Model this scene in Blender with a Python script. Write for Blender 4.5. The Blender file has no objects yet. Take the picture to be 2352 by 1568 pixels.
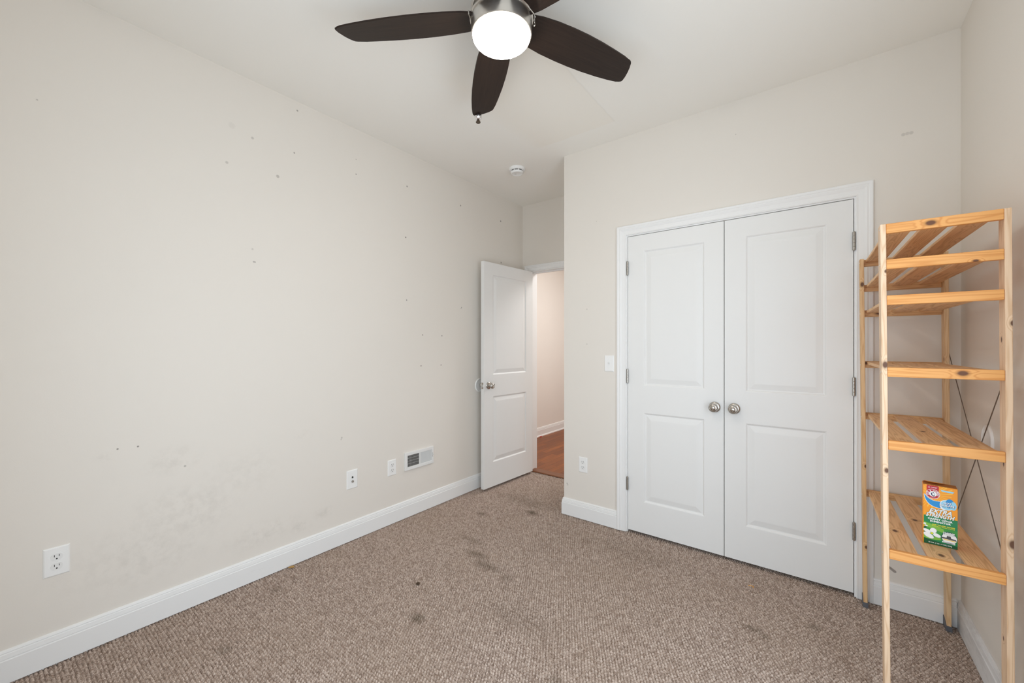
import bpy, bmesh, math, random
import numpy as np
from mathutils import Vector, Matrix

# ------------------------------------------------------------------ camera, world, light, exposure
random.seed(7)
S = bpy.context.scene
COL = S.collection
R = math.radians
CAM_H = 1.2902
cd = bpy.data.cameras.new('camera')
cam = bpy.data.objects.new('camera', cd)
COL.objects.link(cam)
cam.location = (0, 0, CAM_H)
cam.rotation_euler = (R(90), 0, R(37.366))
cd.sensor_width = 36.0
cd.lens = 36.0 * 926.97 / 2352.0
cd.shift_y = 10.1 / 2352.0
cd.clip_start = 0.02
S.camera = cam

S.view_settings.view_transform = 'Standard'
S.view_settings.look = 'None'
S.view_settings.gamma = 1
S.view_settings.exposure = 0.0
S.view_settings.use_curve_mapping = False
S.render.film_transparent = False
S.cycles.use_denoising = True
S.cycles.max_bounces = 12
S.cycles.diffuse_bounces = 8
S.cycles.glossy_bounces = 4
S.cycles.sample_clamp_indirect = 4.0
S.cycles.caustics_reflective = False
S.cycles.caustics_refractive = False

W = bpy.data.worlds.new('daylight')
S.world = W
W.use_nodes = True
bg = W.node_tree.nodes['Background']
bg.inputs[0].default_value = (0.80, 0.90, 1.0, 1)
bg.inputs[1].default_value = 1.5


def area(name, loc, rot, sx, sy, power, color):
    l = bpy.data.lights.new(name, 'AREA')
    l.shape = 'RECTANGLE'
    l.size, l.size_y = sx, sy
    l.energy = power
    l.color = color
    o = bpy.data.objects.new(name, l)
    o.location = loc
    o.rotation_euler = rot
    COL.objects.link(o)
    return o


# daylight entering by the window in the rear wall, and a fill added to brighten the hall and open door
DAYLIGHT = area('daylight_rear_window', (-0.55, -0.42, 1.10), (R(90), 0, 0), 1.6, 2.0, 28.5, (0.80, 0.91, 1.0))
DAYLIGHT_SIDE = area('daylight_side_window', (0.655, 0.82, 1.10), (R(90), 0, R(90)), 1.5, 2.0, 26, (0.80, 0.91, 1.0))
HALL_FILL = area('hall_fill', (-1.55, 4.6, 2.70), (0, 0, 0), 0.9, 0.9, 40, (1.0, 1.0, 1.0))
BOWL_STRENGTH = 50.0
BOWL_COLOR = (1.0, 0.89, 0.77)

# ------------------------------------------------------------------ measures (metres)
H = 2.7496
XL, XR, YC, YF, XC = -2.4831, 0.513, 2.7206, 3.4359, -1.5709
YB = -0.28
D0, DM, D1 = -1.0654, -0.462, 0.1395
HALLX, HALLY = -3.19, 7.0


# ------------------------------------------------------------------ materials
def srgb(r, g, b):
    f = lambda c: (c / 255) / 12.92 if c / 255 <= 0.04045 else (((c / 255) + 0.055) / 1.055) ** 2.4
    return (f(r), f(g), f(b), 1)


def base_mat(name, color, rough=0.5, metal=0.0, spec=0.5):
    m = bpy.data.materials.new(name)
    m.use_nodes = True
    b = m.node_tree.nodes['Principled BSDF']
    b.inputs['Base Color'].default_value = color if len(color) == 4 else (*color, 1)
    b.inputs['Roughness'].default_value = rough
    b.inputs['Metallic'].default_value = metal
    b.inputs['Specular IOR Level'].default_value = spec
    return m


class NT:
    """small helper that writes node graphs"""
    def __init__(self, m):
        self.m, self.t = m, m.node_tree
        self.n, self.l = self.t.nodes, self.t.links
        self.b = self.n['Principled BSDF']

    def node(self, kind, **kw):
        x = self.n.new(kind)
        for k, v in kw.items():
            setattr(x, k, v)
        return x

    def put(self, sock, v):
        if isinstance(v, bpy.types.NodeSocket):
            self.l.new(v, sock)
        else:
            sock.default_value = v

    def math(self, op, a, b=0.0, c=None, clamp=False):
        x = self.node('ShaderNodeMath', operation=op, use_clamp=clamp)
        self.put(x.inputs[0], a)
        self.put(x.inputs[1], b)
        if c is not None:
            self.put(x.inputs[2], c)
        return x.outputs[0]

    def vmath(self, op, a, b=None):
        x = self.node('ShaderNodeVectorMath', operation=op)
        self.put(x.inputs[0], a)
        if b is not None:
            self.put(x.inputs[1], b)
        return x.outputs['Value'] if op in ('DISTANCE', 'LENGTH') else x.outputs['Vector']

    def noise(self, vec, scale, detail=3, rough=0.5):
        x = self.node('ShaderNodeTexNoise')
        self.put(x.inputs['Vector'], vec)
        x.inputs['Scale'].default_value = scale
        x.inputs['Detail'].default_value = detail
        x.inputs['Roughness'].default_value = rough
        return x.outputs['Fac']

    def maprange(self, v, a, b, c=0.0, d=1.0, smooth=False):
        x = self.node('ShaderNodeMapRange')
        if smooth:
            x.interpolation_type = 'SMOOTHSTEP'
        self.put(x.inputs[0], v)
        for i, k in enumerate((a, b, c, d)):
            self.put(x.inputs[i + 1], k)
        return x.outputs[0]

    def mix(self, f, a, b):
        x = self.node('ShaderNodeMix', data_type='RGBA')
        self.put(x.inputs[0], f)
        self.put(x.inputs[6], a)
        self.put(x.inputs[7], b)
        return x.outputs[2]

    def pos(self):
        return self.node('ShaderNodeNewGeometry').outputs['Position']

    def obj(self):
        return self.node('ShaderNodeTexCoord').outputs['Object']

    def bump(self, h, strength, dist):
        x = self.node('ShaderNodeBump')
        x.inputs['Strength'].default_value = strength
        x.inputs['Distance'].default_value = dist
        self.put(x.inputs['Height'], h)
        self.l.new(x.outputs[0], self.b.inputs['Normal'])

    def color(self, c):
        self.l.new(c, self.b.inputs['Base Color'])

    def spots(self, p, marks):
        """mask from (position, radius, strength) marks"""
        acc = None
        for q, r, s in marks:
            d = self.vmath('DISTANCE', p, q)
            k = self.maprange(d, r * 0.55, r, s, 0.0, True)
            acc = k if acc is None else self.math('MAXIMUM', acc, k)
        return acc

    def blots(self, p, marks):
        """mask from (position, radii xyz, strength) soft blots"""
        acc = None
        for q, rad, s in marks:
            v = self.vmath('SUBTRACT', p, q)
            v = self.vmath('DIVIDE', v, rad)
            d = self.vmath('LENGTH', v)
            k = self.maprange(d, 0.1, 1.0, s, 0.0, True)
            acc = k if acc is None else self.math('MAXIMUM', acc, k)
        return acc


WALL = (0.775, 0.733, 0.677, 1)
MARK = (0.10, 0.085, 0.075, 1)


def wall_mat(name, color=WALL, spots=(), blots=(), blot_scale=60):
    m = base_mat(name, color, 0.72, spec=0.25)
    t = NT(m)
    p = t.pos()
    n = t.noise(p, 2.2, 3)
    c = t.mix(t.math('MULTIPLY', n, 0.5), color, tuple(k * 0.955 for k in color[:3]) + (1,))
    if blots:
        k = t.blots(p, blots)
        k = t.math('MULTIPLY', k, t.maprange(t.noise(p, blot_scale, 5, 0.7), 0.42, 0.70))
        c = t.mix(k, c, (0.30, 0.27, 0.235, 1))
    if spots:
        c = t.mix(t.spots(p, spots), c, MARK)
    t.color(c)
    t.bump(t.noise(p, 260, 2), 0.06, 0.002)
    return m


def lw(y, z):
    return (XL, y, z)


left_spots = [(lw(y, z), r, s) for y, z, r, s in [
    (0.1296, 2.2718, .004, .35), (0.8986, 2.4335, .009, .30), (1.0287, 2.2661, .011, .38), (0.7776, 2.2556, .009, .28),
    (1.1208, 2.4364, .006, .55), (1.1383, 2.6955, .007, .55), (1.5227, 2.4455, .006, .55), (1.9442, 2.4958, .008, .6),
    (2.5162, 2.5089, .009, .6), (3.0694, 2.5084, .011, .65), (3.0762, 2.1051, .010, .6), (1.9321, 2.108, .007, .8),
    (0.8986, 1.8225, .007, .22), (0.905, 1.7541, .006, .45), (0.911, 1.7535, .005, .45), (1.9402, 1.636, .007, .6),
    (2.5269, 1.6245, .007, .5), (2.521, 1.616, .006, .45), (2.0957, 1.3762, .006, .9), (2.2979, 1.3734, .006, .85), (2.0783, 1.1339, .006, .9),
    (2.2882, 1.1328, .006, .9), (1.42, 0.6907, .008, .3), (1.416, 0.680, .006, .25), (0.3618, 0.8317, .0045, .7), (0.4295, 0.8299, .005, .7),
    (0.6017, 0.6994, .006, .4), (1.5227, 2.5455, .005, .4), (0.80, 2.46, .02, .06)]]
left_blots = [(lw(y, z), (1, ry, rz), s * 0.52) for y, z, ry, rz, s in [
    (0.56, 0.741, .16, .10, .34), (0.32, 0.804, .05, .03, .30), (0.61, 0.47, .34, .20, .34), (0.45, 0.33, .40, .22, .30),
    (1.156, 0.205, .09, .05, .55), (1.30, 0.24, .10, .05, .40), (0.95, 0.24, .28, .10, .34), (0.85, 0.60, .30, .18, .20), (1.18, 0.747, .08, .05, .22)]]
M_wall_left = wall_mat('wall_left_paint', spots=left_spots, blots=left_blots, blot_scale=22)
M_wall = wall_mat('wall_paint')
cs = [((0.3223, YC, 2.3195), .010, .22), ((0.35, YC, 2.3195), .010, .22), ((0.336, YC, 2.3205), .010, .2), ((-1.3775, YC, 1.5624), .006, .25), ((-1.3775, YC, 1.3036), .006, .3),
      ((-1.30, YC, 2.2), .005, .2), ((-1.545, YC, .235), .006, .5), ((-1.538, YC, .225), .005, .5), ((-0.40, YC, 2.55), .004, .3)]
M_wall_closet = wall_mat('wall_closet_paint', spots=cs)
M_wall_hall = wall_mat('hall_paint', (0.80, 0.76, 0.715, 1))

# ceiling: slightly creamier rectangle where the drywall was patched, with a fine seam
M_ceiling = base_mat('ceiling_paint', (0.88, 0.86, 0.815, 1), 0.8, spec=0.2)
t = NT(M_ceiling)
p = t.pos()
sx = t.node('ShaderNodeSeparateXYZ')
t.put(sx.inputs[0], p)
wob = t.math('MULTIPLY', t.math('SUBTRACT', t.noise(p, 9, 3), 0.5), 0.02)
X = t.math('ADD', sx.outputs[0], wob)
Y = t.math('ADD', sx.outputs[1], wob)
inx = t.math('MULTIPLY', t.maprange(X, -1.70, -1.60), t.maprange(X, -1.066, -1.060, 1, 0))
iny = t.math('MULTIPLY', t.maprange(Y, 1.45, 1.55), t.maprange(Y, 2.486, 2.496, 1, 0))
ins = t.math('MULTIPLY', inx, iny)
seam = t.math('MULTIPLY', t.math('MULTIPLY', t.maprange(t.math('ABSOLUTE', t.math('SUBTRACT', X, -1.062)), 0.0, 0.008, 1, 0), iny), 0.10)
c = t.mix(t.math('MULTIPLY', ins, 0.8), (0.88, 0.86, 0.815, 1), (0.87, 0.835, 0.77, 1))
c = t.mix(seam, c, (0.40, 0.37, 0.33, 1))
t.color(c)
t.bump(t.noise(p, 220, 2), 0.05, 0.002)

M_white = base_mat('white_trim_paint', (0.83, 0.83, 0.825, 1), 0.42, spec=0.35)
M_door = base_mat('white_door_paint', (0.80, 0.80, 0.79, 1), 0.45, spec=0.35)
t = NT(M_door)
q = t.vmath('MULTIPLY', t.obj(), (160, 160, 7))
t.bump(t.noise(q, 1.0, 4), 0.05, 0.0015)
# baseboard paint with grey scuffs
M_base = base_mat('baseboard_paint', (0.83, 0.83, 0.825, 1), 0.42, spec=0.35)
t = NT(M_base)
p = t.pos()
k = t.maprange(t.noise(t.vmath('MULTIPLY', p, (3, 3, 26)), 1.0, 6, 0.75), 0.64, 0.80, 0, 0.22)
t.color(t.mix(k, (0.83, 0.83, 0.825, 1), (0.40, 0.38, 0.36, 1)))
M_base_worn = base_mat('worn_baseboard_paint', (0.80, 0.80, 0.80, 1), 0.45, spec=0.35)
t = NT(M_base_worn)
p = t.pos()
k = t.maprange(t.noise(t.vmath('MULTIPLY', p, (8, 5, 18)), 1.0, 6, 0.75), 0.46, 0.72, 0, 0.42)
t.color(t.mix(k, (0.78, 0.78, 0.785, 1), (0.33, 0.31, 0.30, 1)))

M_plate = base_mat('white_plastic', (0.86, 0.86, 0.85, 1), 0.3)
M_plate_shadow = base_mat('shaded_plastic', (0.80, 0.80, 0.79, 1), 0.35)  # plate plastic with shade put into its grey, for receptacles and toggle slot
M_slot = base_mat('slot_black', (0.03, 0.028, 0.026, 1), 0.6)
M_nickel = base_mat('satin_nickel', (0.52, 0.495, 0.46, 1), 0.27, 1.0)
M_hinge = base_mat('hinge_steel', (0.42, 0.395, 0.36, 1), 0.36, 1.0)
M_chrome = base_mat('chrome', (0.78, 0.78, 0.80, 1), 0.08, 1.0)
M_brushed = base_mat('brushed_nickel', (0.66, 0.63, 0.59, 1), 0.30, 1.0)
t = NT(M_brushed)
q = t.vmath('MULTIPLY', t.obj(), (2, 2, 900))
t.bump(t.noise(q, 1.0, 2), 0.10, 0.0006)
M_vent_dark = base_mat('vent_shade', (0.05, 0.043, 0.038, 1), 0.8)  # dark colour stands in for the shade behind the vanes
M_vent_vane = base_mat('vent_enamel', (0.80, 0.80, 0.79, 1), 0.35)
M_foot = base_mat('grey_plastic', (0.115, 0.12, 0.135, 1), 0.5)
M_wire = base_mat('brace_steel', (0.22, 0.19, 0.165, 1), 0.38, 0.85)
M_screw = base_mat('screw_steel', (0.75, 0.74, 0.72, 1), 0.3, 0.9)
M_dark = base_mat('closet_dark', (0.25, 0.24, 0.22, 1), 0.9)
M_fob = base_mat('dark_wood_fob', (0.07, 0.045, 0.025, 1), 0.45)
M_glass = bpy.data.materials.new('window_glass')
M_glass.use_nodes = True
_t = M_glass.node_tree
_t.nodes.clear()
_o = _t.nodes.new('ShaderNodeOutputMaterial')
_mx = _t.nodes.new('ShaderNodeMixShader')
_tr = _t.nodes.new('ShaderNodeBsdfTransparent')
_gl = _t.nodes.new('ShaderNodeBsdfGlossy')
_gl.inputs['Roughness'].default_value = 0.02
_mx.inputs[0].default_value = 0.06
_t.links.new(_tr.outputs[0], _mx.inputs[1])
_t.links.new(_gl.outputs[0], _mx.inputs[2])
_t.links.new(_mx.outputs[0], _o.inputs[0])

# lit bowl of the fan lamp
M_bowl = base_mat('lit_frosted_glass', (0.9, 0.9, 0.88, 1), 0.4)
b = M_bowl.node_tree.nodes['Principled BSDF']
b.inputs['Emission Color'].default_value = (*BOWL_COLOR, 1)
b.inputs['Emission Strength'].default_value = BOWL_STRENGTH

# dark walnut blades (grain along local x)
M_blade = base_mat('walnut_blade', (0.03, 0.02, 0.015, 1), 0.45, spec=0.22)
t = NT(M_blade)
q = t.vmath('MULTIPLY', t.obj(), (5, 110, 30))
t.color(t.mix(t.noise(q, 1.0, 5, 0.6), (0.010, 0.006, 0.005, 1), (0.040, 0.025, 0.018, 1)))


def pine(name, axis, light, dark, knots=(), ringy=1.0, rough=0.5):
    """pine grain along one local axis; knots are (position, radius) in local coordinates"""
    m = base_mat(name, light, rough, spec=0.35)
    t = NT(m)
    o = t.obj()
    info = t.node('ShaderNodeObjectInfo')
    off = t.node('ShaderNodeCombineXYZ')
    for i in range(3):
        t.put(off.inputs[i], t.math('MULTIPLY', info.outputs['Random'], (3.7, 9.1, 5.3)[i]))
    po = t.vmath('ADD', o, off.outputs[0])
    sc = [26.0, 26.0, 26.0]
    sc[axis] = 1.6
    q = t.vmath('MULTIPLY', po, tuple(sc))
    n1 = t.noise(q, 1.0, 2, 0.45)
    kd = None
    for kp, kr in knots:
        v = t.vmath('SUBTRACT', o, kp)
        s2 = [1.0, 1.0, 1.0]
        s2[axis] = 0.62
        d = t.vmath('LENGTH', t.vmath('MULTIPLY', v, tuple(s2)))
        d = t.math('DIVIDE', d, kr)
        kd = d if kd is None else t.math('MINIMUM', kd, d)
    phase = t.math('MULTIPLY', n1, 62.0 * ringy)
    if kd is not None:
        phase = t.math('ADD', phase, t.math('MULTIPLY', t.maprange(kd, 0.8, 3.0, 1, 0, True), 9.0))
    ring = t.math('MULTIPLY_ADD', t.math('SINE', phase), 0.5, 0.5)
    ring = t.math('POWER', ring, 3.0)
    sc2 = [300.0, 300.0, 300.0]
    sc2[axis] = 9.0
    fine = t.noise(t.vmath('MULTIPLY', po, tuple(sc2)), 1.0, 2)
    c = t.mix(t.math('MULTIPLY', ring, 0.60), light, dark)
    c = t.mix(t.math('MULTIPLY', fine, 0.28), c, dark)
    if kd is not None:
        c = t.mix(t.maprange(kd, 0.9, 1.5, 0.45, 0, True), c, tuple(k * 0.55 for k in dark[:3]) + (1,))
        c = t.mix(t.maprange(kd, 0.55, 1.05, 0.92, 0, True), c, (0.105, 0.040, 0.022, 1))
    t.color(c)
    t.bump(fine, 0.05, 0.001)
    return m


# ------------------------------------------------------------------ mesh helpers
def finish(name, bm, mat, parent=None, smooth=False, angle=40):
    bmesh.ops.recalc_face_normals(bm, faces=bm.faces)
    me = bpy.data.meshes.new(name)
    bm.to_mesh(me)
    bm.free()
    for m in (mat if isinstance(mat, (list, tuple)) else [mat]):
        me.materials.append(m)
    if smooth:
        me.polygons.foreach_set('use_smooth', [True] * len(me.polygons))
        try:
            me.set_sharp_from_angle(angle=R(angle))
        except Exception:
            pass
    o = bpy.data.objects.new(name, me)
    COL.objects.link(o)
    if parent:
        o.parent = parent
    return o


def bx(bm, x0, x1, y0, y1, z0, z1, bevel=0.0, seg=1, mi=0):
    vs = [bm.verts.new((x, y, z)) for x in (x0, x1) for y in (y0, y1) for z in (z0, z1)]
    idx = [(0, 1, 3, 2), (4, 6, 7, 5), (0, 4, 5, 1), (2, 3, 7, 6), (0, 2, 6, 4), (1, 5, 7, 3)]
    fs = [bm.faces.new([vs[i] for i in f]) for f in idx]
    for f in fs:
        f.material_index = mi
    if bevel:
        es = list({e for f in fs for e in f.edges})
        r = bmesh.ops.bevel(bm, geom=es, offset=bevel, segments=seg, affect='EDGES', profile=0.5)
        for f in r['faces']:
            f.material_index = mi
    return vs


def lathe(bm, prof, seg=48, axis='z', center=(0, 0, 0), cap=True):
    """prof: (radius, height) pairs; axis z keeps height upward, axis y runs height towards -y"""
    rings = []
    cx, cy, cz = center
    for r, h in prof:
        ring = []
        for i in range(seg):
            a = 2 * math.pi * i / seg
            if axis == 'z':
                co = (cx + r * math.cos(a), cy + r * math.sin(a), cz + h)
            else:
                co = (cx + r * math.cos(a), cy - h, cz + r * math.sin(a))
            ring.append(bm.verts.new(co))
        rings.append(ring)
    for a, b2 in zip(rings, rings[1:]):
        for i in range(seg):
            j = (i + 1) % seg
            bm.faces.new((a[i], a[j], b2[j], b2[i]))
    if cap:
        bm.faces.new(rings[0])
        bm.faces.new(rings[-1])


def tube(bm, pts, r, seg=8):
    pts = [Vector(p) for p in pts]
    rings = []
    for i, p in enumerate(pts):
        d = (pts[min(i + 1, len(pts) - 1)] - pts[max(i - 1, 0)]).normalized()
        u = d.orthogonal().normalized()
        if rings:
            u = (last - d * last.dot(d)).normalized()
        last = u
        v = d.cross(u)
        rings.append([bm.verts.new(p + r * (math.cos(2 * math.pi * k / seg) * u + math.sin(2 * math.pi * k / seg) * v)) for k in range(seg)])
    for a, b2 in zip(rings, rings[1:]):
        for k in range(seg):
            j = (k + 1) % seg
            bm.faces.new((a[k], a[j], b2[j], b2[k]))
    bm.faces.new(rings[0])
    bm.faces.new(rings[-1])


def sphere(bm, c, r, u=16, v=10):
    m = Matrix.Translation(Vector(c))
    bmesh.ops.create_uvsphere(bm, u_segments=u, v_segments=v, radius=r, matrix=m)


def prism(bm, poly, plane, a, b2, mi=0):
    """extrude a 2-D polygon; plane 'xz' extrudes along y, 'xy' along z, 'yz' along x"""
    def co(p, h):
        return {'xz': (p[0], h, p[1]), 'xy': (p[0], p[1], h), 'yz': (h, p[0], p[1])}[plane]
    A = [bm.verts.new(co(p, a)) for p in poly]
    B = [bm.verts.new(co(p, b2)) for p in poly]
    fs = [bm.faces.new(A), bm.faces.new(B)]
    for i in range(len(poly)):
        j = (i + 1) % len(poly)
        fs.append(bm.faces.new((A[i], A[j], B[j], B[i])))
    for f in fs:
        f.material_index = mi


def empty(name, loc, rot=(0, 0, 0)):
    o = bpy.data.objects.new(name, None)
    o.empty_display_size = 0.05
    o.location = loc
    o.rotation_euler = rot
    COL.objects.link(o)
    return o


def tag(o, label, cat, group=None, kind=None):
    o['label'] = label
    o['category'] = cat
    if group:
        o['group'] = group
    if kind:
        o['kind'] = kind
    return o


def struct(name, bm, mat, label, cat, smooth=False):
    return tag(finish(name, bm, mat, smooth=smooth), label, cat, kind='structure')


# ------------------------------------------------------------------ room shell
TH = 0.12
bm = bmesh.new(); bx(bm, XL - TH, XL, YB - TH, YF, -0.05, H)
struct('wall_left', bm, M_wall_left, 'long cream wall with nail holes and smudges, left of the open door', 'wall')
WY0, WY1 = 0.07, 1.57
bm = bmesh.new()
bx(bm, XR, XR + TH, YB - TH, WY0, -0.05, H)
bx(bm, XR, XR + TH, WY1, YC + TH, -0.05, H)
bx(bm, XR, XR + TH, WY0, WY1, -0.05, 0.14)
bx(bm, XR, XR + TH, WY0, WY1, 2.10, H)
struct('wall_right', bm, M_wall, 'cream wall behind the pine shelving unit', 'wall')
bm = bmesh.new()
bx(bm, XC, D0 - 0.02, YC, YC + 0.115, -0.05, H)
bx(bm, D1 + 0.02, XR + TH, YC, YC + 0.115, -0.05, H)
bx(bm, D0 - 0.02, D1 + 0.02, YC, YC + 0.115, 2.07, H)
bx(bm, XC, XC + 0.11, YC + 0.115, YF, -0.05, H)
bx(bm, XC + 0.11, XR + TH, YF - 0.05, YF, -0.05, H)
bx(bm, XR, XR + TH, YC + 0.115, YF - 0.05, -0.05, H)
struct('wall_closet', bm, M_wall_closet, 'cream wall around the closet double doors', 'wall')
E0, E1, ET = -2.383, -1.663, 2.053
bm = bmesh.new()
bx(bm, HALLX - TH, E0 - 0.02, YF, YF + TH, -0.05, H)
bx(bm, E1 + 0.02, -0.9, YF, YF + TH, -0.05, H)
bx(bm, E0 - 0.02, E1 + 0.02, YF, YF + TH, ET + 0.02, H)
struct('wall_far', bm, M_wall, 'narrow cream wall above the open entry doorway', 'wall')
# rear wall with the window that lights the room
WX0, WX1, WZ0, WZ1 = -1.35, 0.25, 0.14, 2.10
bm = bmesh.new()
bx(bm, XL - TH, WX0, YB - TH, YB, -0.05, H)
bx(bm, WX1, XR + TH, YB - TH, YB, -0.05, H)
bx(bm, WX0, WX1, YB - TH, YB, -0.05, WZ0)
bx(bm, WX0, WX1, YB - TH, YB, WZ1, H)
struct('wall_rear', bm, M_wall, 'cream wall with the window, behind the viewpoint', 'wall')
bm = bmesh.new()
for x0, x1, z0, z1 in ((WX0, WX0 + .05, WZ0, WZ1), (WX1 - .05, WX1, WZ0, WZ1), (WX0 + .05, WX1 - .05, WZ0, WZ0 + .05), (WX0 + .05, WX1 - .05, WZ1 - .05, WZ1),
                       (WX0 + .05, WX1 - .05, 1.43, 1.47), ((WX0 + WX1) / 2 - .02, (WX0 + WX1) / 2 + .02, WZ0 + .05, 1.43), ((WX0 + WX1) / 2 - .02, (WX0 + WX1) / 2 + .02, 1.47, WZ1 - .05)):
    bx(bm, x0, x1, YB - 0.09, YB - 0.04, z0, z1, 0.003)
wf = struct('window_1', bm, M_white, 'white framed window in the wall behind the viewpoint', 'window')
bm = bmesh.new(); bx(bm, WX0 + .05, WX1 - .05, YB - 0.068, YB - 0.064, WZ0 + .05, WZ1 - .05)
finish('pane', bm, M_glass, wf)

bm = bmesh.new()
for y0, y1, z0, z1 in ((WY0, WY0 + .05, WZ0, WZ1), (WY1 - .05, WY1, WZ0, WZ1), (WY0 + .05, WY1 - .05, WZ0, WZ0 + .05), (WY0 + .05, WY1 - .05, WZ1 - .05, WZ1), (WY0 + .05, WY1 - .05, 1.21, 1.25)):
    bx(bm, XR + .04, XR + .09, y0, y1, z0, z1, 0.003)
wf = struct('window_2', bm, M_white, 'white framed window in the right wall, beside the viewpoint', 'window')
bm = bmesh.new(); bx(bm, XR + .064, XR + .068, WY0 + .05, WY1 - .05, WZ0 + .05, WZ1 - .05)
finish('pane', bm, M_glass, wf)

bm = bmesh.new(); bx(bm, XL - TH, XR + TH, YB - TH, YF, H, H + 0.1)
struct('ceiling', bm, M_ceiling, 'off-white ceiling with a faint patched rectangle', 'ceiling')

# carpet: looped berber surface, real relief
CW, CH = 0.0142, 0.0122


def carpet():
    x0, x1, y0, y1 = XL + 0.001, XR - 0.001, YB + 0.001, YF - 0.001
    step = 0.0026
    nx, ny = int((x1 - x0) / step), int((y1 - y0) / step)
    xs = np.linspace(x0, x1, nx)
    ys = np.linspace(y0, y1, ny)
    X, Y = np.meshgrid(xs, ys)
    rng = np.random.default_rng(3)
    yy = Y / CH + 0.10 * np.sin(X * 23 + np.sin(Y * 5) * 2) + 0.05 * np.sin(X * 71 + Y * 13)
    row = np.floor(yy)
    jit = rng.uniform(-0.14, 0.14, 2000)
    xx = X / CW + 0.5 * np.mod(row, 2) + jit[(row.astype(int)) % 2000] + 0.07 * np.sin(Y * 31 + X * 7)
    fy = yy - row - 0.5
    fx = xx + 0.15 * fy - np.floor(xx + 0.15 * fy) - 0.5
    cell = (np.floor(xx + 0.15 * fy).astype(int) * 73 + row.astype(int) * 131) % 4001
    hh = rng.uniform(0.70, 1.0, 4001)
    prof = np.sqrt(np.clip(1 - (fy * 2.06) ** 2, 0, 1)) * (0.04 + 0.96 * np.sqrt(np.clip(1 - (fx * 2.10) ** 2, 0, 1)))
    Z = -0.0140 + 0.0145 * prof * hh[cell] + rng.normal(0, 0.0004, X.shape)
    co = np.stack([X, Y, Z], -1).reshape(-1, 3).astype(np.float32)
    i = np.arange(nx * ny).reshape(ny, nx)
    q = np.stack([i[:-1, :-1], i[:-1, 1:], i[1:, 1:], i[1:, :-1]], -1).reshape(-1, 4).astype(np.int32)
    me = bpy.data.meshes.new('floor')
    me.vertices.add(len(co))
    me.vertices.foreach_set('co', co.ravel())
    me.loops.add(q.size)
    me.loops.foreach_set('vertex_index', q.ravel())
    me.polygons.add(len(q))
    me.polygons.foreach_set('loop_start', np.arange(len(q), dtype=np.int32) * 4)
    me.polygons.foreach_set('loop_total', np.full(len(q), 4, dtype=np.int32))
    me.update(calc_edges=True)
    me.polygons.foreach_set('use_smooth', np.ones(len(q), dtype=bool))
    return me


M_carpet = base_mat('berber_carpet', (0.4, 0.33, 0.28, 1), 0.95, spec=0.08)
t = NT(M_carpet)
p = t.pos()
sx = t.node('ShaderNodeSeparateXYZ')
t.put(sx.inputs[0], p)
v1 = t.node('ShaderNodeTexWhiteNoise', noise_dimensions='2D')
cm = t.node('ShaderNodeCombineXYZ')
t.put(cm.inputs[0], t.math('FLOOR', t.math('DIVIDE', sx.outputs[0], CW * 0.55)))
t.put(cm.inputs[1], t.math('FLOOR', t.math('DIVIDE', sx.outputs[1], CH * 0.55)))
t.put(v1.inputs['Vector'], cm.outputs[0])
fleck = t.math('MULTIPLY_ADD', v1.outputs['Value'], 0.22, t.math('MULTIPLY', t.noise(p, 330, 2, 0.6), 0.78))
c = t.mix(t.maprange(fleck, 0.34, 0.67), (0.215, 0.150, 0.116, 1), (0.63, 0.52, 0.45, 1))
big = t.noise(p, 1.7, 4, 0.6)
c = t.mix(t.maprange(big, 0.42, 0.72, 0, 0.30), c, (0.36, 0.27, 0.20, 1))
f0 = lambda x, y: (x, y, 0.0)
st = [(f0(-1.777, 2.584), (.075, .06, 1), .75), (f0(-2.08, 2.331), (.06, .05, 1), .55), (f0(-1.70, 1.86), (.14, .05, 1), .55), (f0(-1.56, 1.80), (.16, .06, 1), .45), (f0(-1.85, 1.98), (.16, .05, 1), .35),
      (f0(-1.521, 1.2545), (.06, .045, 1), .75), (f0(-1.389, 1.774), (.05, .04, 1), .45), (f0(-0.244, 2.14), (.06, .03, 1), .65), (f0(-0.20, 2.12), (.04, .03, 1), .5), (f0(-0.022, 2.324), (.05, .04, 1), .45),
      (f0(-0.815, 1.342), (.05, .04, 1), .45), (f0(-1.15, 1.55), (.30, .14, 1), .18), (f0(-1.95, 2.75), (.40, .14, 1), .28), (f0(-0.9, 2.45), (.5, .18, 1), .16), (f0(-2.3, 0.95), (.05, .04, 1), .35), (f0(-2.02, 0.62), (.05, .05, 1), .35)]
k = t.blots(p, st)
k = t.math('MULTIPLY', k, t.maprange(t.noise(p, 40, 4, 0.65), 0.18, 0.50))
c = t.mix(k, c, (0.115, 0.085, 0.055, 1))
t.color(c)
fl = bpy.data.objects.new('floor', carpet())
fl.data.materials.append(M_carpet)
COL.objects.link(fl)
tag(fl, 'looped beige brown carpet with dark stains', 'carpet', kind='structure')

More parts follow.
